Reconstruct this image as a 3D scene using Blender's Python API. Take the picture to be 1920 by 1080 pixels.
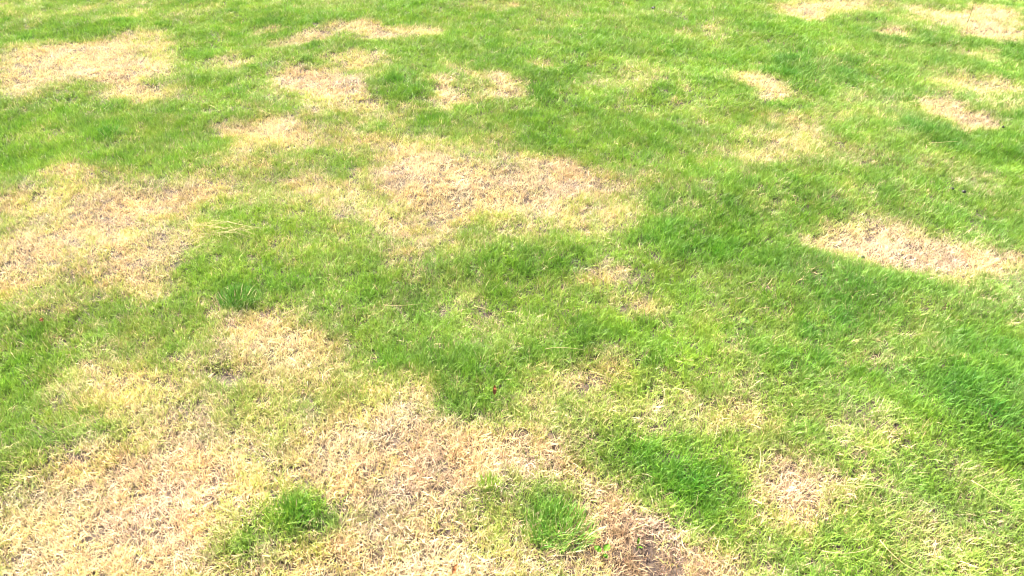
import bpy, math, random
import numpy as np

R = math.radians
rng = np.random.default_rng(11)
random.seed(5)
for o in list(bpy.data.objects):
    bpy.data.objects.remove(o)
S = bpy.context.scene
COL = S.collection

# ------------------------------------------------------------------ camera, world, sun, exposure
CAM_H, PITCH, LENS = 1.5, 36.0, 26.2
cd = bpy.data.cameras.new('camera'); cam = bpy.data.objects.new('camera', cd); COL.objects.link(cam)
cam.location = (0, 0, CAM_H); cam.rotation_euler = (R(90 - PITCH), 0, 0)
cd.sensor_width = 36; cd.lens = LENS; cd.clip_start = .02; cd.clip_end = 500
S.camera = cam
S.render.filter_size = 1.05
try: S.cycles.pixel_filter_type = 'BLACKMAN_HARRIS'; S.cycles.filter_width = 1.1
except Exception: pass
S.cycles.max_bounces = 5; S.cycles.diffuse_bounces = 3; S.cycles.glossy_bounces = 1; S.cycles.transmission_bounces = 4

SUN_EL, SUN_AZ = 46.0, -40.0          # azimuth measured from +Y (away from the camera), negative = to the left
w = bpy.data.worlds.new('World'); S.world = w; w.use_nodes = True
nt = w.node_tree; nt.nodes.clear()
sky = nt.nodes.new('ShaderNodeTexSky'); sky.sky_type = 'NISHITA'; sky.sun_disc = False
sky.sun_elevation = R(SUN_EL); sky.sun_rotation = R(SUN_AZ)
bg = nt.nodes.new('ShaderNodeBackground'); bg.inputs[1].default_value = .055
wo = nt.nodes.new('ShaderNodeOutputWorld')
nt.links.new(sky.outputs[0], bg.inputs[0]); nt.links.new(bg.outputs[0], wo.inputs[0])
sl = bpy.data.lights.new('sun', 'SUN'); sl.energy = 5.0; sl.angle = R(.6); sl.color = (1, .95, .86)
so = bpy.data.objects.new('sun', sl); COL.objects.link(so)
so.rotation_euler = (R(90 - SUN_EL), 0, R(180 - SUN_AZ)); so.location = (-2, 4, 6)
S.view_settings.view_transform = 'Standard'; S.view_settings.look = 'None'
S.view_settings.gamma = 1; S.view_settings.use_curve_mapping = False
S.view_settings.exposure = 2.5

# ------------------------------------------------------------------ helpers
F_PX = 1920 * LENS / 36
def ground(px, py):
    """ground point (x, y) seen at photograph pixel px, py"""
    a = (px - 960) / F_PX; b = (540 - py) / F_PX
    p = R(PITCH)
    dy = math.cos(p) + b * math.sin(p); dz = -math.sin(p) + b * math.cos(p)
    t = CAM_H / -dz
    return (a * t, dy * t)

def smooth(t): return t * t * (3 - 2 * t)
def noise(x, y, scale, seed):
    """value noise, 0..1"""
    r = np.random.default_rng(seed).random((256, 256))
    u = x / scale + 37.3; v = y / scale + 11.7
    i = np.floor(u).astype(int); j = np.floor(v).astype(int)
    fu = smooth(u - i); fv = smooth(v - j); i1 = (i + 1) % 256; j1 = (j + 1) % 256; i %= 256; j %= 256
    return (r[i, j] * (1 - fu) + r[i1, j] * fu) * (1 - fv) + (r[i, j1] * (1 - fu) + r[i1, j1] * fu) * fv
def fbm(x, y, scale, seed, oct=3):
    a, s, n = 0, 0, 1.0
    for k in range(oct):
        a = a + n * noise(x, y, scale / 2 ** k, seed + k); s += n; n *= .55
    return a / s

# ------------------------------------------------------------------ maps of the lawn on the ground plane
GX0, GX1, GY0, GY1, CELL = -6.6, 6.6, .3, 8.4, .0125
NX = int((GX1 - GX0) / CELL); NY = int((GY1 - GY0) / CELL)
gx, gy = np.meshgrid(GX0 + (np.arange(NX) + .5) * CELL, GY0 + (np.arange(NY) + .5) * CELL)

def blur(m, s):
    n = max(1, int(s / CELL * 2.5)); k = np.exp(-.5 * (np.arange(-n, n + 1) * CELL / s) ** 2); k /= k.sum()
    for ax in (0, 1):
        o = np.zeros_like(m)
        for q, kk in zip(range(-n, n + 1), k): o += kk * np.roll(m, q, ax)
        m = o
    return m
def paint(field, val, soft, pts, op=1.0):
    P = [ground(*p) for p in pts]
    xs = [p[0] for p in P]; ys = [p[1] for p in P]; pad = soft * 3 + .03
    i0 = max(0, int((min(xs) - pad - GX0) / CELL)); i1 = min(NX, int((max(xs) + pad - GX0) / CELL) + 1)
    j0 = max(0, int((min(ys) - pad - GY0) / CELL)); j1 = min(NY, int((max(ys) + pad - GY0) / CELL) + 1)
    if i1 <= i0 or j1 <= j0: return
    X = gx[j0:j1, i0:i1]; Y = gy[j0:j1, i0:i1]; m = np.zeros(X.shape, bool)
    for k in range(len(P)):
        (xa, ya), (xb, yb) = P[k], P[k - 1]
        if ya == yb: continue
        m ^= ((Y > min(ya, yb)) & (Y <= max(ya, yb)) & (X < (xb - xa) * (Y - ya) / (yb - ya) + xa))
    mm = blur(m.astype(np.float32), soft) * op
    field[j0:j1, i0:i1] = field[j0:j1, i0:i1] * (1 - mm) + val * mm
def ell(cx, cy, rx, ry, ang=0, n=18):
    a = R(ang)
    return [(cx + rx * math.cos(t) * math.cos(a) - ry * math.sin(t) * math.sin(a),
             cy + rx * math.cos(t) * math.sin(a) + ry * math.sin(t) * math.cos(a)) for t in [2 * math.pi * k / n for k in range(n)]]

# dryness: 0 living green ... 1 fully scorched; beyond the photographed part it goes on as drifting patches
D = (.10 + .20 * fbm(gx, gy, .5, 3)).astype(np.float32)
far = np.clip((fbm(gx, gy * 1.2, .9, 21) - .5) * 5, 0, 1)
inside = np.zeros_like(D); paint(inside, 1, .05, [(-40, -6), (1960, -6), (1960, 1120), (-40, 1120)])
D = D * inside + (1 - inside) * np.maximum(D, far * .9)

DRY = [  # value, softness in metres, outline in photograph pixels, opacity
 # --- far left
 (.55,.06,[(0,0),(100,0),(95,8),(0,14)]), (.5,.05,[(0,28),(35,30),(30,40),(0,42)]), (.55,.05,[(120,20),(215,0),(260,0),(220,10),(140,27)]),
 (.65,.05,[(160,40),(235,22),(300,12),(305,18),(240,32),(175,43)]),
 (.95,.05,[(0,105),(60,87),(130,77),(215,72),(250,58),(300,60),(330,68),(312,92),(305,120),(298,142),(325,165),(320,182),(285,190),(240,178),(200,168),(180,154),(140,150),(110,153),(70,165),(40,178),(0,182)]),
 (.6,.05,[(240,60),(320,60),(312,92),(308,118),(270,125),(235,100)]), (.35,.03,ell(280,147,24,8)),
 (.65,.04,[(382,108),(420,100),(470,102),(478,116),(430,122),(392,120)]), (.5,.05,[(425,152),(520,146),(520,158),(440,160)]),
 (.6,.03,[(475,57),(500,50),(520,56),(490,66)]),
 (.8,.035,[(500,82),(560,66),(610,56),(650,42),(700,38),(722,52),(760,50),(835,52),(832,64),(790,70),(735,76),(700,72),(650,66),(612,74),(560,88),(505,92)]),
 (.6,.05,[(600,102),(650,94),(700,100),(745,108),(725,124),(690,132),(620,122)]),
 (.55,.05,[(800,0),(880,0),(1000,6),(985,16),(920,14),(850,8)]), (.75,.03,[(925,12),(985,8),(985,16),(940,18)]),
 (.95,.04,[(508,150),(520,130),(560,117),(610,124),(650,138),(680,158),(698,185),(690,200),(650,198),(600,182),(545,172)]),
 (.6,.06,[(540,180),(600,186),(720,190),(730,200),(690,218),(660,240),(610,232),(590,215),(560,200)]),
 (.8,.03,[(690,188),(730,186),(730,196),(690,202)]),
 # ring of scorched grass
 (.85,.03,[(825,118),(870,128),(940,142),(975,158),(985,178),(955,188),(915,184),(905,165),(880,150),(850,135)]),
 (.95,.03,[(808,148),(850,146),(862,160),(880,175),(892,192),(868,200),(830,200),(800,192),(822,172)]),
 (.55,.04,[(770,186),(810,184),(820,196),(780,196)]), (.45,.03,ell(895,160,30,14)),
 # --- middle
 (.93,.05,[(375,228),(420,218),(480,222),(540,206),(570,220),(590,242),(640,248),(700,258),(745,252),(770,262),(800,266),(830,290),(820,330),(770,330),(720,300),(640,270),(600,268),(560,280),(500,284),(440,268),(415,250)]),
 (.55,.05,[(440,270),(520,285),(600,272),(600,300),(560,310),(480,318),(400,310),(410,285)]),
 (.6,.06,[(800,258),(900,238),(940,250),(920,268),(860,280),(820,285)]),
 (.97,.05,[(690,330),(720,300),(790,292),(830,305),(860,296),(940,298),(1000,296),(1080,298),(1110,318),(1190,345),(1170,366),(1110,372),(1050,388),(970,400),(900,404),(860,412),(800,432),(765,440),(745,400),(700,360)]),
 (.6,.05,[(900,285),(960,285),(1000,305),(980,322),(940,318),(905,300)]),
 (.75,.05,[(1020,398),(1110,372),(1190,352),(1180,382),(1120,405),(1110,432),(1080,440),(1040,425)]),
 (.6,.06,[(1090,390),(1180,380),(1170,440),(1120,470),(1100,440)]),
 (.75,.05,[(700,400),(800,420),(860,412),(840,438),(800,450),(775,480),(745,490),(720,480),(745,455),(740,430)]),
 (.65,.04,[(680,492),(740,470),(765,484),(720,498)]),
 (.7,.07,[(420,330),(560,322),(680,330),(720,380),(745,440),(700,430),(640,430),(590,418),(560,385),(510,380),(430,360)]),
 (.8,.05,[(590,370),(680,372),(700,420),(640,430),(600,410)]),
 # left, large scorched drift
 (.75,.06,[(50,320),(130,312),(200,318),(210,335),(150,345),(60,340)]), (.85,.04,[(75,325),(130,318),(145,332),(90,335)]),
 (.75,.06,[(0,345),(60,350),(130,350),(200,330),(300,342),(430,345),(420,370),(350,385),(330,410),(420,420),(485,428),(470,440),(400,440),(370,470),(330,490),(330,545),(290,555),(240,555),(200,545),(150,540),(60,570),(0,570)]),
 (.95,.05,[(120,410),(180,380),(250,365),(310,350),(400,352),(380,372),(300,395),(260,405),(210,430),(130,450),(100,480),(50,500),(30,540),(0,560),(0,430),(50,430),(80,440)]),
 (.95,.04,[(230,470),(290,455),(350,450),(390,440),(380,460),(340,480),(310,490),(330,540),(290,552),(250,555),(225,545),(260,520),(210,510),(160,500),(200,485)]),
 (.45,.06,[(40,355),(110,352),(150,365),(130,390),(90,420),(60,425),(50,400),(30,380)]),
 (.55,.05,[(130,452),(210,438),(240,455),(190,480),(140,480)]), (.5,.05,[(290,420),(360,415),(370,435),(320,450),(270,445)]),
 (.9,.04,ell(20,385,24,22)),
 # --- right and far right
 (.75,.05,[(1455,15),(1500,0),(1660,0),(1640,18),(1560,25),(1550,38),(1510,36),(1480,30)]), (.85,.03,[(1460,14),(1510,10),(1555,25),(1550,38),(1510,36)]),
 (.75,.06,[(1690,10),(1760,8),(1790,25),(1820,18),(1900,12),(1915,40),(1920,70),(1870,68),(1810,62),(1760,45),(1700,28)]),
 (.9,.03,[(1800,52),(1860,45),(1915,60),(1915,70),(1830,68)]),(.9,.03,[(1820,16),(1900,14),(1895,30),(1830,32)]),
 (.85,.03,[(1628,58),(1660,48),(1700,62),(1720,70),(1690,70),(1640,64)]), (.6,.04,[(1800,94),(1850,90),(1880,98),(1850,110),(1815,104)]),
 (.85,.03,[(1355,135),(1395,134),(1410,145),(1450,150),(1475,165),(1485,192),(1450,194),(1410,188),(1400,160),(1370,146)]),
 (.5,.06,[(1120,145),(1200,134),(1240,140),(1200,158),(1130,162)]),
 (.65,.05,[(1620,190),(1660,175),(1700,168),(1690,180),(1640,200)]),
 (.5,.08,[(1500,195),(1620,185),(1660,200),(1620,215),(1540,215)]),
 (.75,.06,[(1740,145),(1790,132),(1850,140),(1900,152),(1920,160),(1920,190),(1880,182),(1820,172),(1760,165)]),
 (.95,.03,[(1705,190),(1760,182),(1790,195),(1830,212),(1870,222),(1875,235),(1840,248),(1795,245),(1775,225),(1730,210)]),
 (.7,.04,[(1870,200),(1920,185),(1920,205),(1880,225)]),
 (.75,.05,[(1460,235),(1500,222),(1545,238),(1545,262),(1500,285),(1440,300),(1370,308),(1340,300),(1370,278),(1430,275),(1475,270)]),
 (.5,.06,[(1370,230),(1460,225),(1470,260),(1400,270),(1360,255)]), (.5,.06,[(1400,310),(1340,300),(1300,318),(1350,322)]),
 (.45,.07,[(1570,260),(1620,270),(1660,300),(1620,320),(1560,310)]),
 (.97,.04,[(1488,450),(1540,432),(1570,412),(1610,402),(1660,402),(1700,412),(1730,430),(1780,448),(1830,462),(1880,470),(1920,472),(1920,525),(1880,525),(1830,520),(1790,515),(1740,502),(1680,495),(1620,485),(1590,470),(1550,460),(1500,458)]),
 (.55,.05,[(1640,400),(1700,395),(1740,415),(1760,440),(1700,420)]), (.55,.06,[(1860,520),(1920,520),(1920,590),(1880,580)]),
 # middle spots
 (.98,.035,[(1085,520),(1110,498),(1150,494),(1200,505),(1160,520),(1110,528)]), (1.0,.035,[(1165,565),(1200,560),(1240,572),(1225,585),(1180,588)]),
 (.45,.07,[(1090,540),(1160,535),(1170,590),(1120,590),(1090,570)]), (.4,.06,ell(750,562,30,7)), (.35,.05,ell(905,570,28,9)),
 (.35,.08,[(1390,540),(1500,560),(1510,580),(1400,575)]), (.4,.06,[(1280,640),(1330,660),(1320,690),(1280,690)]),
 (.55,.06,[(1720,650),(1770,640),(1780,670),(1740,690),(1700,680)]),(.5,.08,[(1760,610),(1840,600),(1850,630),(1800,660),(1760,645)]),
 # --- lower left
 (.55,.07,[(0,560),(90,565),(140,600),(110,625),(60,620),(0,590)]),
 (.97,.05,[(385,600),(430,585),(500,588),(560,598),(620,615),(660,630),(670,660),(640,690),(600,720),(540,740),(490,725),(450,690),(420,660),(390,640)]),
 (.6,.07,[(300,600),(390,590),(400,650),(430,690),(440,720),(400,740),(340,740),(330,690),(290,650)]),
 (.9,.06,[(120,700),(150,660),(200,650),(300,690),(320,720),(260,740),(230,780),(170,790),(110,780)]),
 (.65,.07,[(60,690),(120,700),(120,780),(60,790),(10,760)]),
 (.6,.06,[(300,690),(380,720),(430,750),(470,790),(400,800),(300,790),(250,780)]),
 (.7,.07,[(480,730),(600,720),(620,760),(560,790),(540,830),(460,830),(430,780)]),
 (.8,.05,[(0,880),(60,880),(160,860),(260,810),(400,790),(560,770),(660,750),(720,730),(780,728),(850,790),(900,795),(960,800),(1060,830),(1110,870),(1130,900),(1090,920),(1020,905),(960,910),(900,900),(860,930),(830,980),(900,1000),(1000,1040),(1060,1080),(1100,1130),(-40,1130),(-40,880)]),
 (1.0,.07,[(190,870),(280,830),(400,840),(430,900),(430,970),(400,1010),(330,1080),(100,1100),(60,1000),(120,920)]),
 (1.0,.06,[(650,800),(740,740),(790,740),(830,800),(900,820),(1040,840),(1090,870),(1100,895),(1000,890),(900,895),(860,930),(800,960),(700,920),(650,860)]),
 (.6,.06,[(460,760),(580,750),(620,800),(560,830),(500,900),(440,890),(430,830)]), (.62,.05,[(600,900),(700,960),(720,1010),(640,1000),(580,940)]),
 (.9,.05,[(600,1020),(760,990),(900,1010),(1000,1050),(1000,1120),(600,1120)]), (.55,.06,[(0,920),(60,930),(50,1000),(0,1000)]),
 # --- lower middle and right
 (.75,.05,[(1050,690),(1080,675),(1130,672),(1200,692),(1180,715),(1120,722),(1085,715)]),
 (.6,.06,[(880,760),(1000,700),(1080,700),(1180,720),(1240,760),(1200,800),(1100,790),(1050,820),(940,790)]),
 (.6,.07,[(1180,740),(1300,740),(1400,760),(1480,790),(1450,820),(1300,800),(1200,780)]),
 (.45,.09,[(1380,800),(1560,780),(1700,780),(1760,820),(1700,860),(1560,840),(1440,860)]),
 (.65,.05,[(1530,770),(1600,770),(1720,790),(1740,820),(1640,815),(1560,800)],.8),
 (1.0,.035,[(1408,900),(1425,870),(1470,850),(1530,852),(1560,880),(1570,910),(1575,945),(1545,985),(1500,1000),(1460,985),(1440,940),(1410,925)]),
 (.7,.05,[(1460,985),(1545,985),(1510,1030),(1470,1030)]),
 (.8,.04,[(1660,965),(1690,955),(1760,975),(1840,965),(1870,990),(1840,1015),(1760,1020),(1700,1000)]),
 (.5,.08,[(1560,900),(1700,920),(1900,920),(1920,1000),(1900,1060),(1700,1060),(1560,1080),(1540,1000)],.7),
 (.85,.05,[(1100,900),(1130,890),(1180,930),(1230,980),(1280,1010),(1380,1080),(1430,1120),(1080,1120),(1090,1000),(1110,950)]),
 (.6,.05,[(1130,890),(1180,890),(1240,930),(1250,1000),(1210,960)]),
 (.55,.04,[(880,930),(960,930),(1000,1000),(960,1010),(900,990),(860,960)]),
 (.9,.05,[(160,430),(300,400),(340,410),(250,430),(200,450)]), (.85,.06,[(240,360),(420,348),(400,375),(300,390)]),
]
FAINT = [(.36,.08,[(0,570),(200,570),(330,600),(200,660),(0,680)]), (.4,.09,[(1560,190),(1920,130),(1920,215),(1860,255),(1700,240),(1600,225)]), (.42,.08,[(640,250),(1000,255),(1210,340),(1200,440),(1100,470),(700,500),(620,420)],.9), (.35,.1,[(1440,400),(1620,380),(1920,440),(1920,560),(1600,510)]), (.36,.08,[(480,110),(700,95),(760,200),(640,260),(380,230)]), (.5,.07,[(60,600),(340,600),(340,690),(200,670),(120,710),(60,740)]), (.42,.06,[(110,480),(200,560),(120,600),(60,590)]), (.45,.06,[(760,255),(900,240),(960,255),(900,275)]),  # thin places where straw shows between living blades; they never green a scorched place

 (.42,.07,[(1215,55),(1340,45),(1400,62),(1330,78),(1230,72)]), (.5,.05,[(960,112),(1030,114),(1040,124),(980,126)]), (.5,.03,ell(1042,88,20,5)),
 (.42,.06,[(1130,28),(1290,14),(1330,22),(1200,38)]), (.45,.08,[(0,10),(60,4),(110,30),(60,60),(0,60)]), (.4,.08,[(250,30),(420,8),(470,20),(330,45)]),
 (.42,.09,[(0,600),(180,600),(330,600),(340,700),(250,800),(100,780),(0,700)],.75), (.45,.06,[(480,520),(560,560),(700,600),(760,660),(640,680),(560,600)],.6),
 (.5,.06,[(1690,8),(1920,6),(1920,75),(1800,70),(1690,45)],.8), (.45,.06,[(660,180),(820,200),(720,250),(640,250)],.5), (.65,.03,[(960,120),(1030,116),(1040,126),(985,128)]),
 (.6,.05,[(1560,8),(1690,2),(1700,10),(1620,30),(1560,30)]), (.4,.08,[(1480,175),(1640,165),(1700,200),(1500,215)]), (.35,.08,[(1200,200),(1340,215),(1330,235),(1200,225)]),
 (.45,.06,[(590,405),(740,405),(745,450),(720,470),(640,460),(600,440)]), (.4,.08,[(1640,280),(1850,300),(1920,340),(1900,400),(1760,340)]),
 (.4,.07,[(1000,560),(1100,560),(1100,600),(1010,590)]), (.35,.08,[(1230,560),(1330,640),(1300,700),(1230,660)]), (.45,.07,[(1540,590),(1700,640),(1700,760),(1600,740)],.6),
 (.4,.07,[(560,620),(760,640),(760,690),(640,700),(580,660)],.8), (.38,.07,[(100,480),(250,560),(430,590),(300,640),(120,620)],.6),
 (.4,.07,[(140,200),(300,195),(330,225),(200,235)],.7), (.4,.06,[(0,230),(150,235),(200,262),(60,270),(0,262)],.6), (.45,.06,[(200,282),(300,280),(310,300),(220,308)]),
]
GREEN = [(.06,.05,[(1740,700),(1800,650),(1920,620),(1920,860),(1820,820)]), (.08,.06,[(1850,260),(1920,235),(1920,320),(1860,310)]), (.08,.06,[(1210,390),(1300,390),(1400,420),(1400,480),(1260,470)]),  # the same for green places lying inside or between the dry ones
 (.2,.04,ell(110,430,18,8)), (.3,.05,ell(650,288,48,20,-8)), (.35,.04,ell(690,350,38,12)), (.2,.05,ell(330,275,75,26)),
 (.22,.05,[(430,395),(520,385),(590,405),(660,430),(740,430),(740,460),(700,490),(640,520),(560,560),(480,560),(400,560),(340,560),(345,480),(380,450),(470,442),(490,425),(430,415)]),
 (.1,.04,ell(448,548,40,22)), (.15,.05,[(200,575),(350,560),(420,565),(330,600),(230,610)]),
 (.2,.06,[(0,620),(70,630),(100,660),(60,690),(10,740),(0,740)]),
 (.1,.05,[(0,790),(60,785),(140,800),(160,830),(130,855),(60,870),(0,880)]), (.3,.05,[(150,800),(230,780),(290,785),(270,820),(190,840),(150,840)]),
 (.1,.04,[(400,1000),(440,965),(500,940),(560,930),(620,945),(625,985),(580,1010),(520,1020),(440,1040),(400,1035)]),
 (.1,.04,ell(540,960,50,26)), (.2,.04,[(975,930),(1010,915),(1060,910),(1090,930),(1100,990),(1110,1025),(1060,1040),(1020,1000),(980,965)]),
 (.35,.035,ell(915,908,26,18)), (.1,.06,[(760,650),(850,625),(930,660),(960,720),(900,750),(800,755),(770,700)]),
 (.25,.05,[(610,740),(680,690),(750,680),(790,720),(700,735),(640,765)]),
 (.08,.05,[(1150,800),(1230,790),(1290,840),(1390,880),(1400,960),(1440,1030),(1380,1040),(1290,990),(1250,960),(1220,900),(1150,860)]),
 (.25,.05,[(1600,1010),(1680,1010),(1730,1050),(1720,1100),(1600,1100)]), (.15,.04,[(1880,935),(1920,920),(1920,1010),(1890,990)]),
 (.95,.03,[(1090,905),(1130,895),(1180,920),(1240,975),(1300,1015),(1370,1055),(1450,1110),(1130,1110),(1095,1000)]),
 (.25,.06,[(590,770),(560,760),(540,775),(560,790)]),
]
for e in DRY: paint(D, e[0], e[1] * (1.35 if e[1] > .04 else 1), e[2], *(e[3:4]))
FT = np.zeros_like(D)
for e in FAINT: paint(FT, e[0], e[1] * 1.3, e[2])
D = np.maximum(D, FT)
for e in GREEN: paint(D, e[0], e[1] * (1.35 if e[1] > .04 else 1), e[2], .9)

# lushness: how tall, dense and deep green the living grass stands (-1 thin ... +1 rank)
L = ((fbm(gx, gy, .45, 51) - .5) * 1.3).astype(np.float32)
LUSH = [
 (.9,.05,[(500,118),(540,104),(620,84),(690,76),(650,92),(560,112),(510,124)]), (.9,.04,[(560,54),(600,44),(645,40),(620,52),(570,60)]),
 (.8,.05,[(0,188),(70,190),(90,200),(40,215),(0,215)]), (1,.03,ell(212,244,26,10)), (.6,.06,ell(335,265,55,20)), (.7,.05,ell(345,150,40,14)),
 (.7,.06,ell(760,160,60,24)), (.6,.07,ell(840,220,90,18)), (.6,.06,ell(1000,160,60,30)),
 (1,.06,[(760,500),(840,470),(920,480),(960,520),(880,540),(780,545),(700,540)]), (.8,.06,ell(1020,490,70,30)),
 (1,.06,[(770,660),(840,630),(880,680),(860,740),(800,720)]), (1,.04,ell(450,550,34,20)), (.8,.05,ell(270,585,60,16)),
 (1,.06,[(1020,610),(1120,610),(1200,650),(1180,670),(1080,650)]), (1,.06,[(1200,400),(1300,400),(1360,440),(1340,470),(1240,460),(1200,430)]),
 (.8,.08,[(1200,350),(1500,340),(1600,380),(1480,420),(1360,410),(1220,380)]), (.9,.05,[(1660,210),(1760,230),(1880,290),(1920,240),(1920,300),(1800,290),(1680,250)]),
 (.9,.05,[(1470,290),(1530,285),(1560,310),(1500,325)]), (.8,.07,[(1380,480),(1600,480),(1700,510),(1760,560),(1600,560),(1440,540)]),
 (1,.06,ell(1590,620,60,26)), (.9,.06,ell(1400,650,45,24)), (1,.08,[(1720,720),(1800,660),(1920,620),(1920,850),(1830,820),(1740,770)]),
 (1,.05,[(1180,800),(1260,810),(1290,850),(1380,890),(1390,950),(1330,980),(1260,950),(1230,880)]), (1,.04,ell(1045,955,50,36,40)),
 (.9,.04,ell(450,1000,50,24,-30)), (1,.04,ell(555,950,45,28)), (1,.04,ell(120,820,50,18)), (.7,.05,ell(40,830,45,22)),
 (.8,.05,[(1440,100),(1620,110),(1600,170),(1480,160)]), (-.6,.1,[(0,345),(700,330),(700,430),(300,540),(0,560)]),
 (-.7,.06,[(1130,140),(1200,132),(1240,140),(1200,160),(1140,165)]), (-.5,.1,[(880,760),(1200,700),(1450,790),(1200,800)]),
]
for e in LUSH: paint(L, e[0], e[1], e[2], .85)
# reddish (pink-brown) straw, against yellow straw
P = (fbm(gx, gy, .35, 77) * .9 - .05).astype(np.float32)
for e in [(1,.08,[(190,870),(420,840),(430,960),(330,1050),(180,1000)]), (1,.07,[(680,820),(1090,850),(1100,900),(700,960)]), (1,.05,[(1410,860),(1570,860),(1570,980),(1440,980)]),
          (1.45,.04,[(1110,925),(1160,915),(1240,975),(1330,1040),(1400,1100),(1180,1100),(1140,1000)]), (1.7,.03,[(1190,985),(1230,985),(1300,1040),(1340,1100),(1200,1100)]), (1,.06,[(1640,450),(1920,480),(1920,525),(1700,500)]), (.9,.06,[(530,120),(690,150),(690,195),(540,170)]), (.9,.06,[(1020,300),(1110,320),(1050,350)]),
          (0,.08,[(470,620),(660,640),(600,720),(470,720)]), (.1,.1,[(480,730),(700,740),(620,900),(450,900)]), (.2,.08,[(400,350),(720,340),(740,430),(600,420)])]:
    paint(P, e[0], e[1], e[2], .9)
# bare soil: where blades are missing
B = np.zeros_like(D)
for e in [(1,.010,[(386,704),(396,688),(446,696),(450,720),(430,726),(394,722)]), (.9,.02,ell(420,688,26,9)), (1,.01,ell(1236,1075,26,24)), (.75,.02,[(1205,985),(1225,975),(1290,1050),(1300,1090),(1220,1090)]), (.55,.03,[(1180,960),(1220,1000),(1270,1040),(1260,1100),(1200,1100),(1215,1040)]),
          (1,.012,ell(1232,1072,16,12)),(.9,.012,ell(1220,1040,10,8)), (.9,.008,ell(500,674,3,2)), (.9,.008,ell(1622,471,5,2)), (1,.01,ell(1787,352,4,3)), (1,.01,ell(1808,356,6,3)),
          (.9,.01,ell(862,1048,10,6)), (.8,.01,ell(745,925,8,6)), (.6,.01,ell(1225,19,3,3))]:
    paint(B, e[0], e[1], e[2])
# cool, bluish living grass grows along the right of the lawn
C = np.clip((gx / (gy * .72) - .40) * 1.3, 0, 1) * (.35 + .45 * np.clip(L, 0, 1)) + .35 * (fbm(gx, gy, .4, 91) - .5) + .22 * np.clip(L - .4, 0, .6)

def samp(field, x, y):
    u = np.clip((x - GX0) / CELL - .5, 0, NX - 1.001); v = np.clip((y - GY0) / CELL - .5, 0, NY - 1.001)
    i = u.astype(int); j = v.astype(int); fu = u - i; fv = v - j
    return (field[j, i] * (1 - fu) + field[j, i + 1] * fu) * (1 - fv) + (field[j + 1, i] * (1 - fu) + field[j + 1, i + 1] * fu) * fv
def height(x, y):
    h = .050 * (fbm(x, y, .55, 131, 2) - .5) + .014 * (noise(x, y, .12, 141) - .5)
    return h + .016 * samp(blurL, x, y) - .012 * samp(blurD, x, y) - .022 * samp(blurB, x, y)
def tone(x, y):
    a = fbm(x, y, .16, 401, 4) - .5; b = fbm(x, y, .09, 411, 3) - .5
    return np.stack([1 + .45 * a + .12 * b, 1 + .45 * a, 1 + .45 * a - .5 * b], -1)
def warp(x, y):
    k = np.clip(y / 2.2, .8, 1.6)
    return (x + k * .105 * (fbm(x, y, .13, 201, 4) - .5) + .03 * (noise(x, y, .03, 205) - .5),
            y + k * .105 * (fbm(x, y, .13, 211, 4) - .5) + .03 * (noise(x, y, .03, 215) - .5))
def mottle(d, x, y):
    m = (fbm(x, y, .12, 231, 3) - .5) * 1.0 + (noise(x, y, .035, 241) - .5) * .3
    return np.clip(d + m * (.14 + .52 * (1 - np.abs(2 * d - 1))), 0, 1)
blurD = blur(D, .02); blurL = blur(L, .06); blurB = blur(B, .012)

# ------------------------------------------------------------------ materials
def new_mat(name):
    m = bpy.data.materials.new(name); m.use_nodes = True; m.node_tree.nodes.clear(); return m, m.node_tree.nodes, m.node_tree.links
def leaf_mat(name, attr=None, color=None, tint=False, trans=.35, gloss=.05, rough=.5, bright_t=1.0):
    m, n, l = new_mat(name)
    out = n.new('ShaderNodeOutputMaterial'); df = n.new('ShaderNodeBsdfDiffuse'); tr = n.new('ShaderNodeBsdfTranslucent'); gl = n.new('ShaderNodeBsdfGlossy')
    gl.inputs['Roughness'].default_value = rough; gl.inputs[0].default_value = (.9, .9, .85, 1)
    m1 = n.new('ShaderNodeMixShader'); m1.inputs[0].default_value = trans
    m2 = n.new('ShaderNodeMixShader'); m2.inputs[0].default_value = gloss
    if attr:
        a = n.new('ShaderNodeAttribute'); a.attribute_name = attr; src = a.outputs['Color']
        if tint:
            a2 = n.new('ShaderNodeAttribute'); a2.attribute_type = 'INSTANCER'; a2.attribute_name = 'tint'
            mu = n.new('ShaderNodeMixRGB'); mu.blend_type = 'MULTIPLY'; mu.inputs[0].default_value = 1
            l.new(src, mu.inputs[1]); l.new(a2.outputs['Color'], mu.inputs[2]); src = mu.outputs[0]
    else:
        nz = n.new('ShaderNodeTexNoise'); nz.inputs['Scale'].default_value = 220; nz.inputs['Detail'].default_value = 4
        tc = n.new('ShaderNodeTexCoord'); l.new(tc.outputs['Object'], nz.inputs[0])
        r = n.new('ShaderNodeValToRGB'); l.new(nz.outputs[0], r.inputs[0])
        r.color_ramp.elements[0].position = .35; r.color_ramp.elements[1].position = .65
        r.color_ramp.elements[0].color = (*[c * .65 for c in color], 1); r.color_ramp.elements[1].color = (*[min(1, c * 1.3) for c in color], 1)
        src = r.outputs[0]
    l.new(src, df.inputs[0]); l.new(src, tr.inputs[0])
    l.new(df.outputs[0], m1.inputs[1]); l.new(tr.outputs[0], m1.inputs[2]); l.new(m1.outputs[0], m2.inputs[1]); l.new(gl.outputs[0], m2.inputs[2])
    l.new(m2.outputs[0], out.inputs[0])
    return m
M_GREEN = leaf_mat('living_grass', attr='blade_colour', trans=.32, gloss=.022, rough=.5)
M_DRY = leaf_mat('dry_grass', attr='blade_colour', trans=.24, gloss=.015, rough=.6)
M_GREEN_LOW = leaf_mat('living_grass_low', attr='blade_colour', tint=True, trans=.32, gloss=.02, rough=.5)
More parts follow.
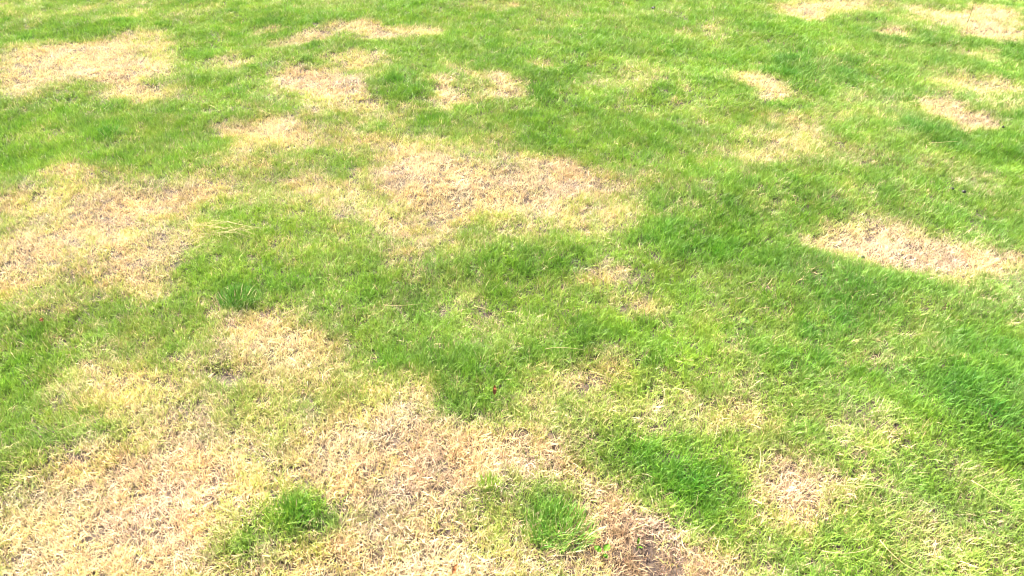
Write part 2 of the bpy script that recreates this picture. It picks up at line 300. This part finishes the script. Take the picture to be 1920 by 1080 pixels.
M_DRY_LOW = leaf_mat('dry_grass_low', attr='blade_colour', tint=True, trans=.24, gloss=.015, rough=.6)

m, n, l = new_mat('soil_and_thatch')
out = n.new('ShaderNodeOutputMaterial'); b = n.new('ShaderNodeBsdfPrincipled'); b.inputs['Roughness'].default_value = .95
tc = n.new('ShaderNodeTexCoord')
n1 = n.new('ShaderNodeTexNoise'); n1.inputs['Scale'].default_value = 90; n1.inputs['Detail'].default_value = 6; l.new(tc.outputs['Object'], n1.inputs[0])
r1 = n.new('ShaderNodeValToRGB'); l.new(n1.outputs[0], r1.inputs[0])
r1.color_ramp.elements[0].position = .38; r1.color_ramp.elements[0].color = (.030, .018, .014, 1)
r1.color_ramp.elements[1].position = .68; r1.color_ramp.elements[1].color = (.085, .055, .034, 1)
# beyond the planted part the sheet carries the lawn's own green and straw
at = n.new('ShaderNodeAttribute'); at.attribute_name = 'far_cover'
n2 = n.new('ShaderNodeTexNoise'); n2.inputs['Scale'].default_value = 1.1; n2.inputs['Detail'].default_value = 8; l.new(tc.outputs['Object'], n2.inputs[0])
r2 = n.new('ShaderNodeValToRGB'); l.new(n2.outputs[0], r2.inputs[0])
r2.color_ramp.elements[0].position = .5; r2.color_ramp.elements[0].color = (.09, .16, .03, 1)
r2.color_ramp.elements[1].position = .62; r2.color_ramp.elements[1].color = (.36, .29, .14, 1)
mx = n.new('ShaderNodeMixRGB'); l.new(at.outputs['Fac'], mx.inputs[0]); l.new(r1.outputs[0], mx.inputs[1]); l.new(r2.outputs[0], mx.inputs[2])
l.new(mx.outputs[0], b.inputs['Base Color']); bp = n.new('ShaderNodeBump'); bp.inputs['Strength'].default_value = .8; bp.inputs['Distance'].default_value = .01
l.new(n1.outputs[0], bp.inputs['Height']); l.new(bp.outputs[0], b.inputs['Normal']); l.new(b.outputs[0], out.inputs[0])
M_SOIL = m

# ------------------------------------------------------------------ ground sheet
def axis(lo, hi, step, ext):
    a = list(np.arange(lo, hi + 1e-6, step)); s = step; x = lo
    pre = []
    while x > -ext: s *= 1.6; x -= s; pre.append(x)
    s = step; x = a[-1]; post = []
    while x < ext: s *= 1.6; x += s; post.append(x)
    return np.array(pre[::-1] + a + post)
ax, ay = axis(-6.2, 6.2, .03, 150), axis(.35, 8.2, .03, 150)
XX, YY = np.meshgrid(ax, ay)
fade = np.clip(np.minimum(np.minimum(XX + 6.4, 6.4 - XX), np.minimum(YY - .2, 8.3 - YY)) / .4, 0, 1)
ZZ = height(XX, YY) * fade
nx_, ny_ = len(ax), len(ay)
idx = np.arange(nx_ * ny_).reshape(ny_, nx_)
faces = np.stack([idx[:-1, :-1], idx[:-1, 1:], idx[1:, 1:], idx[1:, :-1]], -1).reshape(-1, 4)
def mesh_np(name, co, loops, starts, smooth_=True):
    me = bpy.data.meshes.new(name)
    me.vertices.add(len(co)); me.vertices.foreach_set('co', np.ascontiguousarray(co, np.float32).ravel())
    me.loops.add(len(loops)); me.loops.foreach_set('vertex_index', np.ascontiguousarray(loops, np.int32))
    me.polygons.add(len(starts)); me.polygons.foreach_set('loop_start', np.ascontiguousarray(starts, np.int32))
    if smooth_: me.polygons.foreach_set('use_smooth', np.ones(len(starts), bool))
    me.update(calc_edges=True)
    return me
me = mesh_np('soil_ground', np.stack([XX, YY, ZZ], -1).reshape(-1, 3), faces.ravel(), np.arange(len(faces)) * 4)
fc = me.attributes.new('far_cover', 'FLOAT', 'POINT')
cover = 1 - np.clip(np.minimum(np.minimum(XX + 6.2, 6.2 - XX), 8.1 - YY) / .2, 0, 1) * (YY > .5)
fc.data.foreach_set('value', cover.ravel().astype(np.float32))
me.materials.append(M_SOIL)
g = bpy.data.objects.new('ground', me); COL.objects.link(g)
g['kind'] = 'structure'; g['label'] = 'dark brown soil and thatch showing between the grass blades'

# ------------------------------------------------------------------ blades
def build_blades(name, x, y, z, length, width, az, lean, curl, col, stations, mat, twist=None):
    """every blade is a bent tapering strip with its own root, lean, curl and colour"""
    N = len(x); K = len(stations)
    if twist is None: twist = rng.normal(0, .7, N)
    cosA, sinA = np.cos(az), np.sin(az)
    wx, wy = -np.sin(az + twist), np.cos(az + twist)
    wz = rng.normal(0, .15, N)
    px, py, pz = x.copy(), y.copy(), z.copy()
    V = np.zeros((N, 2 * K - 1, 3), np.float32); cc = np.zeros((N, 2 * K - 1, 4), np.float32); cc[..., 3] = 1
    prev = 0.
    for k, s in enumerate(stations):
        ds = (s - prev) * length; th = lean + curl * (s + prev) / 2; prev = s
        px = px + ds * np.sin(th) * cosA; py = py + ds * np.sin(th) * sinA; pz = pz + ds * np.cos(th)
        wd = width * .5 * (.75 if k == 0 else (1.0 - s ** 2.2 * .75))
        pale = (1 - s) ** 2
        c = col * (1 - .15 * pale)[..., None] + np.array([.28, .26, .08]) * (.15 * pale) if np.ndim(pale) else col * (1 - .15 * pale) + np.array([.28, .26, .08]) * (.15 * pale)
        if k < K - 1:
            for q, sg in ((0, -1), (1, 1)):
                V[:, 2 * k + q, 0] = px + sg * wx * wd; V[:, 2 * k + q, 1] = py + sg * wy * wd; V[:, 2 * k + q, 2] = pz + sg * wz * wd
                cc[:, 2 * k + q, :3] = c
        else:
            V[:, 2 * k, 0] = px; V[:, 2 * k, 1] = py; V[:, 2 * k, 2] = pz; cc[:, 2 * k, :3] = c
    base = (np.arange(N) * (2 * K - 1))[:, None]
    pat = []
    for k in range(K - 2): pat += [2 * k, 2 * k + 1, 2 * k + 3, 2 * k + 2]
    pat += [2 * K - 4, 2 * K - 3, 2 * K - 2]
    lp = (base + np.array(pat)[None]).ravel()
    st = (np.arange(N) * len(pat))[:, None] + np.array([4 * k for k in range(K - 2)] + [4 * (K - 2)])[None]
    return V.reshape(-1, 3), cc.reshape(-1, 4), lp, st.ravel()
def link_blades(name, chunks, mat, me_only=False):
    co, cl, lp, st, vo, lo = [], [], [], [], 0, 0
    for V, c, l_, s in chunks:
        co.append(V); cl.append(c); lp.append(l_ + vo); st.append(s + lo); vo += len(V); lo += len(l_)
    me = mesh_np(name, np.concatenate(co), np.concatenate(lp), np.concatenate(st))
    a = me.attributes.new('blade_colour', 'FLOAT_COLOR', 'POINT'); a.data.foreach_set('color', np.concatenate(cl).ravel())
    me.materials.append(mat)
    if me_only: return me
    o = bpy.data.objects.new(name, me); COL.objects.link(o); return o

G = lambda *v: np.array(v)
def green_col(lush, cool, r, r2, dd=None):
    """living blade: yellow-green where thin, deep green where rank, bluish on the right"""
    t = np.clip(.5 + .45 * lush + .22 * r, 0, 1)[:, None]
    c = G(.250, .385, .032) * (1 - t) + G(.058, .200, .014) * t
    if dd is not None:
        y = np.clip((dd - .12) * 1.25 + .12 * r, 0, 1)[:, None]; c = c * (1 - y) + G(.48, .44, .14) * y
    k = np.clip(cool + .25 * r2, 0, 1)[:, None]
    c = c * (1 - k * .75) + (c * G(.82, .97, 1.7)) * (k * .75)
    pale = np.clip(r2 - 1.2, 0, 1)[:, None] * .4
    return c * (1 + .20 * r2)[:, None] * (1 - pale) + G(.46, .52, .16) * pale
def dry_col(pink, r, r2):
    t = np.clip(pink + .3 * r, 0, 1)[:, None]
    c = G(.65, .53, .265) * (1 - t) + G(.63, .455, .28) * t
    wth = np.clip((pink - .95) * 1.6, 0, .85)[:, None]; c = c * (1 - wth) + G(.33, .22, .13) * wth
    c = c * (1 + .26 * r2)[:, None]
    brown = (r2 < -1.3)[:, None]
    return np.where(brown, c * G(.55, .42, .36), c)

# clumps scattered over the part of the lawn the camera can reach
HALF = .76
def in_reach(x, y, pad=.55): return np.abs(x) < (y + .45) * HALF + pad
area_n = lambda d, y0, y1: int(d * (GX1 - GX0) * (y1 - y0))
def scatter(dens, y0, y1):
    n_ = area_n(dens, y0, y1)
    x = rng.uniform(-6.1, 6.1, n_); y = rng.uniform(y0, y1, n_)
    k = in_reach(x, y); return x[k], y[k]

gch, dch = [], []
TOT = 0
for (y0, y1, dens, per, stn, wmul) in [(.62, 1.9, 5200, 7, (0, .3, .65, 1), 1.0), (1.9, 3.6, 4000, 7, (0, .45, 1), 1.06), (3.6, 7.2, 1600, 7, (0, .45, 1), 1.45)]:
    cx, cy = scatter(dens, y0, y1)
    n_ = len(cx)
    ca = rng.uniform(0, 2 * math.pi, n_); ch = rng.normal(1, .14, n_); cr = rng.normal(0, .6, n_); crad = rng.uniform(.004, .013, n_)
    rep = np.repeat(np.arange(n_), per); N = len(rep)
    x = cx[rep] + rng.normal(0, 1, N) * crad[rep]; y = cy[rep] + rng.normal(0, 1, N) * crad[rep]
    # ragged patch borders
    wxp, wyp = warp(x, y)
    d = samp(D, wxp, wyp); lu = samp(L, wxp, wyp) + 1.5 * (fbm(x, y, .06, 501, 2) - .5); pk = samp(P, wxp, wyp); bare = samp(B, x, y); cool = samp(C, x, y)
    d = mottle(d, x, y)
    clumpr = rng.random(n_)[rep]
    pr = np.clip((d - .08) * 1.1, 0, .985)
    dry = (.45 * clumpr + .55 * rng.random(N)) < (pr * 1.0)
    keep = (rng.random(N) > bare * .96) & (rng.random(N) < np.where(dry, .86, .84 + .16 * np.clip(lu, -1, 1)))
    r = rng.normal(0, .5, N) + cr[rep] * .6; r2 = rng.normal(0, 1, N)
    keep &= noise(x, y, .014, 301) > .17 + .14 * rng.random(N)
    # prevailing lean
    pa = 2 * math.pi * fbm(x, y, .3, 251, 2) * 2 + .6
    az = ca[rep] + rng.normal(0, .75, N)
    ln_dir = .16
    ux = np.cos(az) + .16 * np.cos(pa); uy = np.sin(az) + .16 * np.sin(pa); az = np.arctan2(uy, ux)
    wet = 1 - d
    lush01 = np.clip(.5 + .5 * lu, 0, 1)
    Lg = (.019 + .016 * lush01 * wet + .003 * wet) * ch[rep] * rng.lognormal(0, .2, N)
    Ld = (.019 + .010 * wet + .004 * lush01) * ch[rep] * rng.lognormal(0, .26, N)
    length = np.where(dry, Ld, Lg)
    width = np.where(dry, rng.uniform(.0009, .0017, N), rng.uniform(.0010, .0020, N)) * wmul
    lean = np.where(dry, np.abs(rng.normal(.60, .38, N)), np.abs(rng.normal(.27, .26, N)))
    curl = np.where(dry, rng.normal(.55, .5, N), rng.normal(.75, .45, N))
    zz = height(x, y) - .002
    col = np.where(dry[:, None], dry_col(pk, r, np.clip(r2, -2, 2)), green_col(lu * .8 - d * .5, cool, r, np.clip(r2, -2, 2), d)) * tone(x, y)
    # living blades inside a scorched place have turned yellow-green
    for sel, lst in ((keep & ~dry, gch), (keep & dry, dch)):
        a = [v[sel] for v in (x, y, zz, length, width, az, lean, curl)]
        TOT += sel.sum()
        lst.append(build_blades('b', *a, col[sel], stn, None))

# the dense low layer: small clumps of blades set on root points (geometry nodes instances)
def clump_proto(name, mat, dry, wm):
    n_ = 16
    x = rng.normal(0, .0095, n_); y = rng.normal(0, .0095, n_)
    az = rng.normal(0, 1.5, n_)
    if dry: ln, le, cu, wd = .024 * rng.lognormal(0, .25, n_), np.abs(rng.normal(.55, .35, n_)), rng.normal(.5, .5, n_), rng.uniform(.0009, .0018, n_)
    else: ln, le, cu, wd = .030 * rng.lognormal(0, .2, n_), np.abs(rng.normal(.34, .25, n_)), rng.normal(.7, .45, n_), rng.uniform(.0012, .0022, n_)
    v = np.clip(rng.normal(1, .16 if not dry else .22, n_), .45, 1.5)[:, None] * (1 + rng.normal(0, .06, (n_, 3)))
    me_ = link_blades(name, [build_blades('c', x, y, np.zeros(n_), ln, wd * wm, az, le, cu, v, (0, .45, 1), None)], mat, True)
    return me_
def low_layer(o, protos_mat, dry, pts):
    """append root points to the grass object and instance the clumps on them"""
    pcol = bpy.data.collections.new(o.name + '_clumps')
    for k in range(10):
        pcol.objects.link(bpy.data.objects.new('grass_clump', clump_proto('grass_clump', protos_mat, dry, 1.0)))
    co, tint, rot, scl = pts
    me_ = o.data; n0 = len(me_.vertices); nn = len(co)
    me_.vertices.add(nn)
    allco = np.zeros(len(me_.vertices) * 3, np.float32); me_.vertices.foreach_get('co', allco); allco = allco.reshape(-1, 3); allco[n0:] = co
    me_.vertices.foreach_set('co', allco.ravel())
    tot = n0 + nn
    def at(nm, typ, key, arr, w):
        a_ = me_.attributes.new(nm, typ, 'POINT'); full = np.zeros((tot, w), np.float32); full[n0:] = arr.reshape(nn, w); a_.data.foreach_set(key, full.ravel())
    at('tint', 'FLOAT_COLOR', 'color', np.concatenate([tint, np.ones((nn, 1))], 1), 4)
    at('turn', 'FLOAT_VECTOR', 'vector', rot, 3); at('size', 'FLOAT_VECTOR', 'vector', scl, 3); at('root', 'FLOAT', 'value', np.ones(nn), 1)
    me_.update()
    ng = bpy.data.node_groups.new(o.name + '_growth', 'GeometryNodeTree')
    ng.interface.new_socket('Geometry', in_out='INPUT', socket_type='NodeSocketGeometry'); ng.interface.new_socket('Geometry', in_out='OUTPUT', socket_type='NodeSocketGeometry')
    N_ = ng.nodes; K = ng.links
    gi = N_.new('NodeGroupInput'); go = N_.new('NodeGroupOutput')
    def na(nm, dt):
        q = N_.new('GeometryNodeInputNamedAttribute'); q.data_type = dt; q.inputs[0].default_value = nm; return q.outputs[0]
    cmp_ = N_.new('FunctionNodeCompare'); cmp_.data_type = 'FLOAT'; cmp_.operation = 'GREATER_THAN'; K.new(na('root', 'FLOAT'), cmp_.inputs[0]); cmp_.inputs[1].default_value = .5
    sp = N_.new('GeometryNodeSeparateGeometry'); sp.domain = 'POINT'; K.new(gi.outputs[0], sp.inputs[0]); K.new(cmp_.outputs[0], sp.inputs[1])
    ci = N_.new('GeometryNodeCollectionInfo'); ci.inputs[0].default_value = pcol; ci.inputs[1].default_value = True; ci.inputs[2].default_value = True
    ip = N_.new('GeometryNodeInstanceOnPoints'); K.new(sp.outputs[0], ip.inputs['Points']); K.new(ci.outputs[0], ip.inputs['Instance'])
    ip.inputs['Pick Instance'].default_value = True
    ri = N_.new('FunctionNodeRandomValue'); ri.data_type = 'INT'; 
    for so_ in ri.inputs:
        if so_.name == 'Max' and so_.type == 'INT': so_.default_value = 9
        if so_.name == 'Min' and so_.type == 'INT': so_.default_value = 0
    K.new([q for q in ri.outputs if q.type == 'INT'][0], ip.inputs['Instance Index'])
    er = N_.new('FunctionNodeEulerToRotation'); K.new(na('turn', 'FLOAT_VECTOR'), er.inputs[0]); K.new(er.outputs[0], ip.inputs['Rotation'])
    K.new(na('size', 'FLOAT_VECTOR'), ip.inputs['Scale'])
    jn = N_.new('GeometryNodeJoinGeometry'); K.new(ip.outputs[0], jn.inputs[0]); K.new(sp.outputs[1], jn.inputs[0]); K.new(jn.outputs[0], go.inputs[0])
    o.modifiers.new('growth', 'NODES').node_group = ng
gp, dp = [], []
for (y0, y1, dens) in [(.62, 1.9, 5200), (1.9, 3.6, 4300), (3.6, 7.2, 2900)]:
    x, y = scatter(dens, y0, y1); N = len(x)
    wxp, wyp = warp(x, y)
    d = samp(D, wxp, wyp); lu = samp(L, wxp, wyp) + 1.5 * (fbm(x, y, .06, 501, 2) - .5); pk = samp(P, wxp, wyp); bare = samp(B, x, y); cool = samp(C, x, y)
    d = mottle(d, x, y)
    dry = rng.random(N) < np.clip((d - .10) * 1.1, 0, .99)
    keep = rng.random(N) > bare * .98
    keep &= noise(x, y, .014, 301) > np.where(dry, .30, .24)
    r = rng.normal(0, .5, N); r2 = np.clip(rng.normal(0, .8, N), -2, 2)
    pa = 2 * math.pi * fbm(x, y, .3, 251, 2) * 2 + .6
    rot = np.stack([rng.normal(0, .12, N), rng.normal(0, .12, N), pa + rng.normal(0, 2.2, N)], -1)
    lush01 = np.clip(.5 + .5 * lu, 0, 1) * (1 - d)
    hz = np.where(dry, rng.uniform(.75, 1.15, N) , (.72 + .55 * lush01) * rng.uniform(.85, 1.15, N)) * (1 - .35 * (d > .8) * (~dry))
    hw = rng.uniform(.9, 1.2, N) * np.where(y > 3.6, 1.4, 1.05)
    col = np.where(dry[:, None], dry_col(pk, r, r2 * .7), green_col(lu * .8 - d * .5, cool, r, r2 * .7, d)) * tone(x, y)
    z = height(x, y) - .003
    for sel, lst in ((keep & ~dry, gp), (keep & dry, dp)):
        lst.append((np.stack([x, y, z], -1)[sel], col[sel], rot[sel], np.stack([hw, hw, hz], -1)[sel]))
cat_ = lambda q: [np.concatenate([e[k] for e in q]) for k in range(4)]
o = link_blades('lawn_grass', gch, M_GREEN)
low_layer(o, M_GREEN_LOW, False, cat_(gp))
o['kind'] = 'stuff'; o['label'] = 'short living green grass of the lawn, lush and dark in clumps'
o['category'] = 'grass'
o = link_blades('dry_grass', dch, M_DRY)
low_layer(o, M_DRY_LOW, True, cat_(dp))
o['kind'] = 'stuff'; o['label'] = 'scorched straw coloured dead grass in irregular patches across the lawn'
o['category'] = 'dead grass'
print('blades', TOT, 'tris', sum(len(c[3]) * 1 for c in gch + dch))

def tag(o, label, cat, group=None):
    o['label'] = label; o['category'] = cat
    if group: o['group'] = group
    return o

# ------------------------------------------------------------------ single tall tufts that stand out of the lawn
def tuft(px, py, rad, n_, hmin, hmax, lush, cool, label, lean_az=None):
    gxp, gyp = ground(px, py)
    a = rng.uniform(0, 2 * math.pi, n_); rr = rad * np.sqrt(rng.random(n_))
    x = rr * np.cos(a); y = rr * np.sin(a) * .8
    az = a + rng.normal(0, 1.2, n_)
    if lean_az is not None:
        az = np.arctan2(np.sin(az) + 1.0 * math.sin(lean_az), np.cos(az) + 1.0 * math.cos(lean_az))
    ln = rng.uniform(hmin, hmax, n_) * (1 - .35 * rr / rad)
    z0 = float(height(np.array([gxp]), np.array([gyp]))[0])
    z = height(x + gxp, y + gyp) - z0 - .002
    c = green_col(np.full(n_, lush), np.full(n_, cool), rng.normal(0, .5, n_), np.clip(rng.normal(0, 1, n_), -2, 2))
    dead = rng.random(n_) < .05; c[dead] = dry_col(np.full(dead.sum(), .4), rng.normal(0, .5, dead.sum()), rng.normal(0, .6, dead.sum()))
    ch_ = build_blades('t', x, y, z, ln, rng.uniform(.0013, .0024, n_), az, .06 + .28 * rr / rad + np.abs(rng.normal(0, .16, n_)), rng.normal(.65, .45, n_), c, (0, .25, .5, .8, 1), None)
    o = link_blades('grass_tuft', [ch_], M_GREEN); o.location = (gxp, gyp, z0)
    return tag(o, label, 'grass tuft', 'taller tufts standing out of the lawn')
tuft(447, 568, .058, 420, .052, .080, .8, .0, 'bright green bushy grass tuft just above the pale scorched patch with the small bare hole', 1.2)
tuft(1046, 992, .085, 640, .035, .075, .4, .15, 'long leaning bluish green grass tuft beside the brown bare strip at the bottom', 1.0)
tuft(915, 915, .028, 130, .03, .05, -.8, .0, 'small yellow green grass tuft alone in the scorched straw', 1.5)
tuft(212, 252, .06, 220, .045, .065, .8, .0, 'small dark green grass tuft in the far left green belt', 1.6)
tuft(550, 975, .06, 220, .032, .048, .6, .1, 'dark green grass tuft in the green island surrounded by straw at lower left', 1.3)

# ------------------------------------------------------------------ leaves, weeds, straws
def leaf_mesh(name, ln, wd, cup, mat, fold=.25, n=9, lobes=None, notch=0):
    """a leaf blade with midrib fold, cupped, slightly thick"""
    vs, fs = [], []
    for i in range(n + 1):
        t = i / n; hw = wd * .5 * (math.sin(math.pi * min(1, max(.02, t ** .8 * .97))) ** .8) * (1 + .10 * math.sin(i * 2.3))
        zc = cup * math.sin(math.pi * t) + .0015 * math.sin(i * 1.7)
        for q, s in enumerate((-1, -.5, 0, .5, 1)):
            vs.append((s * hw, (t - .5) * ln - notch * abs(s) * (t < .3) * .3 * ln, zc + abs(s) * hw * fold + .0008 * math.sin(3 * i + 2 * q)))
    m_ = len(vs)
    vs += [(x, y, z - .0005) for x, y, z in vs]
    for i in range(n):
        for q in range(4):
            a = i * 5 + q
            fs.append((a, a + 1, a + 6, a + 5)); fs.append((m_ + a, m_ + a + 5, m_ + a + 6, m_ + a + 1))
    ring = [i * 5 for i in range(n + 1)] + [n * 5 + q for q in range(1, 5)] + [i * 5 + 4 for i in range(n - 1, -1, -1)] + [3, 2, 1]
    for k in range(len(ring)):
        a, b_ = ring[k], ring[(k + 1) % len(ring)]; fs.append((b_, a, m_ + a, m_ + b_))
    me = bpy.data.meshes.new(name); me.from_pydata(vs, [], fs); me.update()
    for p in me.polygons: p.use_smooth = True
    me.materials.append(mat); return me
def tube_mesh(name, pts, r0, r1, mat, seg=5):
    vs, fs = [], []; n = len(pts)
    for i, p in enumerate(pts):
        a = np.array(pts[max(0, i - 1)]); b_ = np.array(pts[min(n - 1, i + 1)]); t = (b_ - a) / (np.linalg.norm(b_ - a) + 1e-9)
        u = np.cross(t, (0, 0, 1)) if abs(t[2]) < .9 else np.cross(t, (1, 0, 0)); u /= np.linalg.norm(u); v = np.cross(t, u)
        r = r0 + (r1 - r0) * i / (n - 1)
        for k in range(seg):
            q = 2 * math.pi * k / seg; vs.append(tuple(np.array(p) + r * (u * math.cos(q) + v * math.sin(q))))
    for i in range(n - 1):
        for k in range(seg):
            fs.append((i * seg + k, i * seg + (k + 1) % seg, (i + 1) * seg + (k + 1) % seg, (i + 1) * seg + k))
    fs.append(tuple(range(seg))[::-1]); fs.append(tuple((n - 1) * seg + k for k in range(seg)))
    me = bpy.data.meshes.new(name); me.from_pydata(vs, [], fs); me.update()
    for p in me.polygons: p.use_smooth = True
    me.materials.append(mat); return me
M_RUST = leaf_mat('rust_leaf', color=(.27, .095, .035), trans=.15, gloss=.01)
M_WEED = leaf_mat('weed_leaf', color=(.12, .25, .02), trans=.4, gloss=.012)
M_STRAW = leaf_mat('straw', color=(.52, .42, .19), trans=.1, gloss=.01)
M_DARK = leaf_mat('dark_debris', color=(.030, .024, .018), trans=0, gloss=.05)
M_PALE = leaf_mat('pale_leaf', color=(.17, .26, .055), trans=.3, gloss=.012)
def mobj(name, me, parent=None, loc=(0, 0, 0), rot=(0, 0, 0)):
    o = bpy.data.objects.new(name, me); COL.objects.link(o); o.location = loc; o.rotation_euler = rot
    if parent: o.parent = parent
    return o
def empty(name, loc, rz=0):
    o = bpy.data.objects.new(name, None); COL.objects.link(o); o.location = loc; o.rotation_euler = (0, 0, rz); o.empty_display_size = .02; return o
def spot(px, py, up=0):
    for _ in range(3):                       # raised things: follow the view ray to that height
        x, y = ground(px, py); s = (CAM_H - up) / CAM_H; x *= s; y *= s
    return x, y, float(height(np.array([x]), np.array([y]))[0]) + up

def leaf_thing(name, px, py, up, rot, ln, wd, mat, label, cat, stalk=True, cup=.003):
    x, y, z = spot(px, py, up); r = empty(name, (x, y, z)); r.rotation_euler = rot
    tag(r, label, cat)
    mobj('blade', leaf_mesh('leaf_blade', ln, wd, cup, mat), r)
    if stalk: mobj('stalk', tube_mesh('leaf_stalk', [(0, -ln * .5 - .012, -.004), (0, -ln * .5 - .005, -.001), (.0005, -ln * .3, cup * .6), (0, ln * .42, cup * .3 - .0002)], .0007, .0003, mat), r)
    return r
leaf_thing('fallen_leaf', 927, 729, .034, (R(42), R(8), R(6)), .028, .011, M_RUST, 'narrow rust red fallen leaf lying upright below the dark green clump', 'leaf')
leaf_thing('fallen_leaf', 77, 597, .022, (R(15), R(-10), R(35)), .016, .012, M_RUST, 'tiny dark red fallen leaf near the left edge', 'leaf')
leaf_thing('fallen_leaf', 853, 1062, .022, (R(22), R(8), R(-25)), .022, .010, M_RUST, 'orange brown leaf scrap in the straw at the bottom edge', 'leaf')
leaf_thing('fallen_leaf', 1397, 599, .036, (R(14), R(-6), R(60)), .032, .024, M_PALE, 'flat pale green oval leaf resting on the green grass right of centre', 'leaf')

def weed(px, py, leaves, label):
    x, y, z = spot(px, py, 0); r = empty('broadleaf_weed', (x, y, z), 0); tag(r, label, 'weed')
    for k, (az, ln, wd, tilt, hh) in enumerate(leaves):
        st = [(0, 0, 0), (.3 * ln * math.sin(az) * .5, .3 * ln * math.cos(az) * .5, hh * .7), (ln * .4 * math.sin(az), ln * .4 * math.cos(az), hh)]
        mobj('leaf_stalk', tube_mesh('weed_stalk', st, .0008, .0006, M_WEED), r)
        l_ = mobj('leaf', leaf_mesh('weed_leaf', ln, wd, .002, M_WEED, .3), r, (ln * .75 * math.sin(az), ln * .75 * math.cos(az), hh), (tilt, 0, -az))
weed(1130, 1042, [(-.9, .020, .015, .2, .026), (.7, .021, .016, .1, .027), (2.6, .013, .010, -.2, .024)], 'two bright green round leaved weed seedlings in straw at the bottom')
weed(1196, 1018, [(.3, .018, .006, .9, .022), (2.2, .012, .005, .5, .020)], 'thin olive yellow weed sprout right of the bright green weed')
weed(1842, 815, [(.5, .03, .007, .9, .03), (-.8, .02, .007, .5, .026)], 'small upright dark green weed in the thin grass at right')

# dark crumbs
def crumb(px, py, s, label):
    x, y, z = spot(px, py, .020)
    vs, fs = [], []; nr, ns = 5, 8
    for i in range(nr + 1):
        for k in range(ns):
            a = 2 * math.pi * k / ns; p = math.pi * i / nr; q = s * (1 + random.uniform(-.3, .3))
            vs.append((q * math.sin(p) * math.cos(a) * 1.3, q * math.sin(p) * math.sin(a), q * math.cos(p) * .8))
    for i in range(nr):
        for k in range(ns): fs.append((i * ns + k, (i + 1) * ns + k, (i + 1) * ns + (k + 1) % ns, i * ns + (k + 1) % ns))
    me = bpy.data.meshes.new('soil_crumb'); me.from_pydata(vs, [], fs); me.materials.append(M_DARK); me.update()
    o = mobj('soil_crumb', me, loc=(x, y, z)); return tag(o, label, 'soil crumb')
crumb(1225, 18, .012, 'black crumb of soil on the far green grass at the top')
crumb(1787, 351, .006, 'left one of two small dark crumbs in green grass at right')
crumb(1809, 356, .007, 'right one of two small dark crumbs in green grass at right')
crumb(1622, 470, .006, 'dark crumb of soil in the lower edge of the pale patch at right')
crumb(1880, 240, .006, 'dark crumb right of the short pale patch near the right edge')

# loose long straws
def straw(px, py, ln, ang, up, bend, label, group=None, thick=.0011, tilt=.0, mat=M_STRAW):
    x, y, z = spot(px, py, up); n = 8; pts = []
    for i in range(n + 1):
        t = i / n - .5; pts.append((t * ln, bend * ln * (t * t * 4 - 1) * .5, .006 * math.cos(t * 3) + .003 * math.sin(5 * t + ln * 90)))
    o = mobj('loose_straw', tube_mesh('loose_straw', pts, thick, thick * .5, mat, 4), None, (x, y, z), (0, tilt, ang))
    return tag(o, label, 'straw', group)
SG = 'loose straws of the raked heap left of centre'
SL = 'long loose yellow straw in the raked heap at the dry patch tip left of centre'
for k in range(28):
    t = random.random(); px = 355 + t * 110 + random.gauss(0, 9); py = 424 + random.gauss(0, 7) + 8 * t
    straw(px, py, random.uniform(.06, .16), random.gauss(-.12, .4), random.uniform(.028, .046), random.uniform(-.2, .2), SL, SG, .0008, random.gauss(0, .07))
for k in range(22):
    px = random.uniform(240, 400); py = 478 - (px - 240) * .2 + random.gauss(0, 12)
    straw(px, py, random.uniform(.05, .13), random.gauss(.35, .4), random.uniform(.024, .036), random.uniform(-.2, .2), SL, SG, .0008, random.gauss(0, .07))
straw(452, 424, .13, -.42, .05, .05, 'straight long yellow straw at the right tip of the raked heap', thick=.0014)
for (px, py, ln, ang, bend, lab) in [
    (1600, 903, .16, -.10, .18, 'long pale arching stalk right of the round scorched patch'),
    (1650, 912, .14, -.35, -.1, 'pale stalk crossing the arching one right of the round scorched patch'),
    (1425, 850, .09, 1.3, .1, 'upright leaning straw above the round scorched patch'),
    (1735, 985, .11, -.55, .06, 'straight straw over the small dry patch at lower right'),
    (1860, 925, .10, -.9, .15, 'thin straw in the grey green grass near the lower right corner'),
    (1700, 1040, .12, -.9, .25, 'curved pale stalk at the bottom right'),
    (1590, 1025, .12, .1, .2, 'pale stalk lying left of the curved one at the bottom right'),
    (1220, 960, .08, .45, .12, 'thin pale straw over the brown bare strip at the bottom'),
    (1060, 652, .12, -.05, -.15, 'long thin straw above the small dry patch in the middle'),
    (755, 563, .13, .02, .12, 'long thin yellow straw lying in green grass left of the middle'),
    (905, 572, .07, -.6, .1, 'short bent straw in the green grass at the middle'),
    (1040, 460, .06, .9, .1, 'short straw on the green grass below the large central dry patch'),
    (150, 797, .10, .5, .1, 'slanting straw above the dark green clump at lower left'),
    (1135, 700, .10, -.5, .1, 'straw lying in the small dry patch in the lower middle'),
    (1880, 524, .12, -.05, .1, 'straw at the lower rim of the right scorched patch'),
    (1770, 268, .14, .0, .1, 'pale stalk lying in the rank grass at the upper right')]:
    straw(px, py, ln, ang, .036, bend, lab, None, .0010, 0)

x, y, z = spot(1813, 44, 0)
pts = [(0, 0, 0), (.003, 0, .05), (.002, .002, .10), (-.004, .003, .15), (-.012, .003, .19)]
M_STALK = leaf_mat('green_stalk', color=(.10, .16, .03), trans=.2, gloss=.02)
st_ = mobj('grass_stalk', tube_mesh('grass_stalk', pts, .0016, .0008, M_STALK), loc=(x, y, z))
tag(st_, 'single tall thin green stalk standing in the far pale patch at top right', 'stalk')
